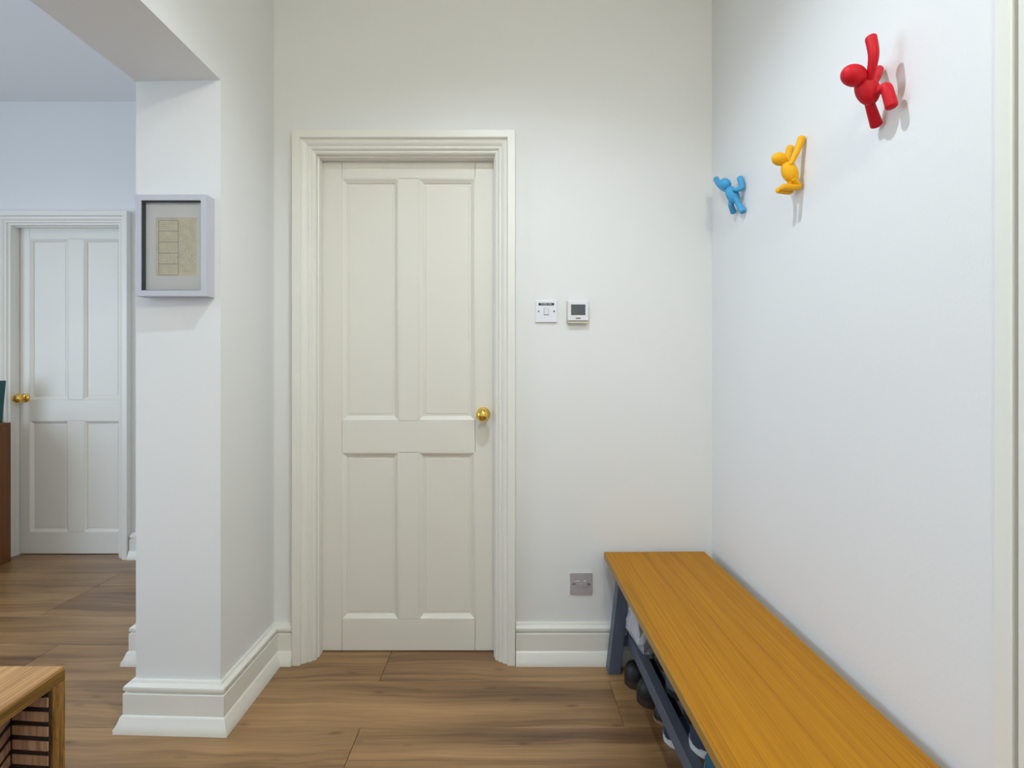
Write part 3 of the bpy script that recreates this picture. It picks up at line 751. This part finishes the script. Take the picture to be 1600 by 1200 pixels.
def thermostat():
    cx, cz = PX(902.5, 1.975), PZ(486.5, 1.975); h = 0.0405
    root = empty('thermostat', (cx, YB, cz)); tag(root, 'white wall thermostat with grey screen beside the switch', 'thermostat')
    obj('back_plate', boxes((cx - h - 0.001, cx + h, YB - 0.009, YB, cz - h - 0.001, cz + h), bevel=0.001), 'plastic_cream', root)
    bm = boxes((cx - h + 0.002, cx + h, YB - 0.024, YB - 0.009, cz - h + 0.004, cz + h), bevel=0.0025, seg=2); obj('case', bm, 'plastic', root)
    obj('screen_bezel', boxes((cx - 0.033, cx + 0.036, YB - 0.0250, YB - 0.0235, cz - 0.024, cz + 0.034), bevel=0.0006), 'plastic', root)
    obj('screen', boxes((cx - 0.0265, cx + 0.0285, YB - 0.0256, YB - 0.0245, cz - 0.0155, cz + 0.0255)), 'lcd', root)
    obj('maker_mark', text_bm('■■■■', 0.0062, cx + 0.001, YB - 0.0252, cz - 0.0275) if False else boxes((cx - 0.0085, cx + 0.010, YB - 0.0250, YB - 0.0238, cz - 0.0300, cz - 0.0255)), 'grey_insert', root)
    obj('bottom_lip', boxes((cx - h + 0.002, cx + h - 0.002, YB - 0.020, YB - 0.002, cz - h - 0.006, cz - h + 0.003), bevel=0.001), 'plastic_cream', root)
thermostat()
def spur():
    cx, cz = PX(908, 1.985), PZ(912, 1.985); h = 0.043
    root = empty('fused_outlet', (cx, YB, cz)); tag(root, 'brushed steel square outlet plate low on the wall beside the bench', 'outlet')
    obj('plate', boxes((cx - h, cx + h, YB - 0.006, YB, cz - h, cz + h), bevel=0.0015, seg=2), 'chrome', root)
    obj('rocker', boxes((cx + 0.0065, cx + 0.0225, YB - 0.0098, YB - 0.005, cz - 0.0125, cz + 0.0125), bevel=0.0012), 'chrome', root)
    obj('rocker_surround', boxes((cx + 0.0055, cx + 0.0235, YB - 0.0064, YB - 0.005, cz - 0.0135, cz + 0.0135)), 'grey_insert', root)  # grey insert round the rocker
    obj('fuse_carrier', boxes((cx - 0.0245, cx - 0.0045, YB - 0.0072, YB - 0.005, cz - 0.011, cz + 0.011), bevel=0.0008), 'chrome', root)
    obj('fuse_slot', boxes((cx - 0.0235, cx - 0.0215, YB - 0.0074, YB - 0.006, cz - 0.006, cz + 0.004)), 'black', root)
    for s in (-1, 1):
        bm = bmesh.new(); lathe(bm, [(0, 0.0072), (0.0033, 0.0068), (0.0036, 0.005), (0, 0.005)], (cx + s * 0.0302, YB, cz - 0.001), (0, -1, 0), 16); obj('screw', bm, 'screw', root)
spur()

# ------------------------------------------------------------------ box frame on the pier
def picture():
    yb = YP + 0.001; yf = YP - 0.044
    x0, x1 = PX(211.5, yf), PX(322.5, yf); z1, z0 = PZ(304, yf), PZ(462.5, yf)
    root = empty('picture_frame', ((x0 + x1) / 2, YP, z0)); tag(root, 'pale grey box frame with small print on the pier', 'picture')
    t = 0.0175; bv = 0.0006
    def side(pts):
        bm = bmesh.new()
        a = [bm.verts.new((x, yf, z)) for x, z in pts]; b = [bm.verts.new((x, yb, z)) for x, z in pts]
        for k in range(4): bm.faces.new((a[k], a[(k + 1) % 4], b[(k + 1) % 4], b[k]))
        bm.faces.new(a[::-1]); bm.faces.new(b)
        obj('frame_side', bm, 'frame_grey', root)
    X0, X1, Z0, Z1 = x0 + t, x1 - t, z0 + t, z1 - t
    side([(x0, z0), (x1, z0), (X1, Z0), (X0, Z0)]); side([(x1, z0), (x1, z1), (X1, Z1), (X1, Z0)])
    side([(x1, z1), (x0, z1), (X0, Z1), (X1, Z1)]); side([(x0, z1), (x0, z0), (X0, Z0), (X0, Z1)])
    l = 0.0016; ym = yf + 0.019
    obj('liner', boxes((X0, X0 + l, yf + 0.0035, ym, Z0, Z1), (X1 - l, X1, yf + 0.0035, ym, Z0, Z1), (X0, X1, yf + 0.0035, ym, Z1 - l, Z1), (X0, X1, yf + 0.0035, ym, Z0, Z0 + l)), 'frame_black', root)
    # mat with its window
    mx0, mx1 = PX(243.5, ym), PX(307, ym); mz1, mz0 = PZ(340.5, ym), PZ(431, ym)
    mat = obj('mat', boxes((X0, mx0, ym, ym + 0.002, Z0, Z1), (mx1, X1, ym, ym + 0.002, Z0, Z1), (mx0, mx1, ym, ym + 0.002, Z0, mz0), (mx0, mx1, ym, ym + 0.002, mz1, Z1)), 'mat_board', root)
    yp = ym + 0.0022
    pr = obj('print', boxes((mx0 - .004, mx1 + .004, yp, yp + 0.001, mz0 - .004, mz1 + .004)), 'print', root)
    bm = bmesh.new(); yl0, yl1 = yp - 0.0002, yp + 0.0003
    gx0, gx1 = PX(248, yp), PX(278.5, yp); gz = [PZ(v, yp) for v in (344.3, 361, 378.3, 395.5, 412.3, 429.8)]; lw = 0.00055
    for z in gz: box(bm, gx0, gx1, yl0, yl1, z - lw, z + lw)
    for x in (gx0, gx1): box(bm, x - lw, x + lw, yl0, yl1, gz[-1], gz[0])
    obj('ruled_lines', bm, 'ink', pr)
    bm = bmesh.new(); random.seed(5)
    for c in range(5):
        for r in range(4):
            z = gz[c] - 0.006 - r * 0.0066; x = gx0 + 0.004
            while x < gx1 - 0.008:
                w_ = random.uniform(0.002, 0.007); box(bm, x, x + w_, yl0, yl1, z - 0.0003, z + 0.0003); x += w_ + random.uniform(0.002, 0.006)
    for r in range(26):
        z = gz[0] - 0.003 - r * 0.0062; x = gx1 + 0.003
        while x < mx1 - 0.010:
            w_ = random.uniform(0.002, 0.008); box(bm, x, x + w_, yl0, yl1, z - 0.0003, z + 0.0003); x += w_ + random.uniform(0.002, 0.009)
    obj('printed_lines', bm, 'ink_soft', pr)
    obj('glass', boxes((X0, X1, yf + 0.002, yf + 0.0032, Z0, Z1)), 'glass', root)
picture()

# ------------------------------------------------------------------ oak side table at the lower left corner
def side_table():
    xr, yf_, zt = -0.983, 1.135, 0.48
    root = empty('side_table', (-1.25, 0.85, 0)); tag(root, 'light oak low table with slatted inside at the lower left corner', 'table')
    xl, yn = -1.52, 0.56
    obj('table_top', boxes((xl, xr - 0.0015, yn, yf_ - 0.0015, zt - 0.008, zt), bevel=0.0008), 'oak', root)
    obj('top_edge', boxes((xl, xr, yn, yf_, zt - 0.030, zt - 0.0085), bevel=0.0008), 'oak_side', root)
    obj('under_board', boxes((xl + .01, xr - 0.004, yn + .01, yf_ - .01, zt - 0.034, zt - 0.0305)), 'oak', root)
    for x in (xr - 0.034, xl):
        for y in (yf_ - 0.030, yn):
            obj('leg', boxes((x, x + 0.034, y, y + 0.030, 0, zt - 0.0305), bevel=0.001), 'oak_leg', root)
    # slatted lining: one run across the far end, one angled run on the left
    c = Vector((-1.063, 1.095, 0)); a = Vector((-0.9845, 1.0885, 0)); b = Vector((-0.998, 0.947, 0))
    def run(p, q, inward):
        d_ = (q - p); Ln = d_.length; d_.normalize(); n = Vector((-d_.y, d_.x, 0)) * inward
        bm = bmesh.new(); e0 = d_ * 0.03 if (p - c).length < 1e-4 else d_ * 0; e1 = d_ * 0.03 if (q - c).length < 1e-4 else d_ * 0
        pts = [p - e0 - n * 0.006, q + e1 - n * 0.006, q + e1 - n * 0.010, p - e0 - n * 0.010]
        prism(bm, [(v.x, v.y) for v in pts], 0.12, zt - 0.036)
        pan = obj('lining_panel', bm, 'dark_wood', root)
        z = zt - 0.045
        while z > 0.15:
            bm = bmesh.new(); f0, f1 = e0 * 0.12, e1 * 0.12
            pts = [p - f0 - n * 0.0035, q + f1 - n * 0.0035, q + f1 - n * 0.006, p - f0 - n * 0.006]
            prism(bm, [(v.x, v.y) for v in pts], z - 0.0195, z)
            obj('slat', bm, 'slat', pan, origin=(p.x, p.y, z)); z -= 0.0312
    run(c, a, -1); run(b, c, -1)
side_table()

# ------------------------------------------------------------------ cabinet and books at the left border
def cabinet():
    x1, x0, y1, y0, zt = -2.9175, -3.75, 3.0, 2.66, 0.814
    root = empty('cabinet', ((x0 + x1) / 2, (y0 + y1) / 2, 0)); tag(root, 'red brown wooden cabinet at the left border beside the far door', 'cabinet')
    obj('side_panel', boxes((x1 - 0.018, x1, y0, y1, 0.0, zt - 0.018), bevel=0.001), 'red_brown', root)
    obj('side_panel', boxes((x0, x0 + 0.018, y0, y1, 0.0, zt - 0.018), bevel=0.001), 'red_brown', root)
    obj('cabinet_top', boxes((x0, x1, y0, y1, zt - 0.0175, zt), bevel=0.001), 'red_brown', root)
    obj('back_panel', boxes((x0 + 0.0185, x1 - 0.0185, y1 - 0.01, y1, 0.05, zt - 0.018)), 'red_brown', root)
    obj('base', boxes((x0 + 0.0185, x1 - 0.0185, y0 + 0.03, y1 - 0.011, 0.0, 0.06)), 'red_brown', root)
    xm = (x0 + x1) / 2
    for (a, b, s) in ((x0 + 0.0185, xm - 0.001, 1), (xm + 0.001, x1 - 0.0185, -1)):
        dr = obj('door', boxes((a, b, y0, y0 + 0.018, 0.062, zt - 0.02), bevel=0.001), 'red_brown', root)
        bm = bmesh.new(); lathe(bm, [(0.005, 0), (0.005, 0.012), (0.012, 0.016), (0.012, 0.022), (0, 0.025)], (xm - s * 0.04, y0, 0.5), (0, -1, 0), 16); obj('knob', bm, 'brass', dr)
cabinet()
def book(label, x, y, z, w, h, t, tilt, cover, text=None):
    """stands on z, spine towards -Y, leaning about Y by tilt"""
    root = empty('book', (x, y, z)); root.rotation_euler = (0, tilt, 0); tag(root, label, 'book', 'books on the cabinet')
    obj('cover', boxes((0, t, 0, 0.003, 0, h), (0, 0.003, 0, w, 0, h), (t - 0.003, t, 0, w, 0, h), bevel=0.0006), cover, root, world=False)
    obj('pages', boxes((0.0032, t - 0.0032, 0.0032, w - 0.004, 0.004, h - 0.004)), 'pages', root, world=False)
    if text:
        bm = bmesh.new(); random.seed(3)
        for r in range(5):
            zz = h * 0.78 - r * 0.018
            box(bm, t * 0.15, t * random.uniform(0.6, 0.9), -0.0004, 0.0005, zz, zz + 0.006)
        obj('spine_print', bm, 'white_print', root, world=False)
book('teal book with pale print leaning on the cabinet at the left border', -2.992, 2.935, 0.8145, 0.05, 0.25, 0.038, math.radians(5.5), 'teal_cover', True)
book('tan edged book standing behind the teal book on the cabinet', -3.000, 2.9885, 0.8145, 0.011, 0.235, 0.04, 0.0, 'cream_cover')
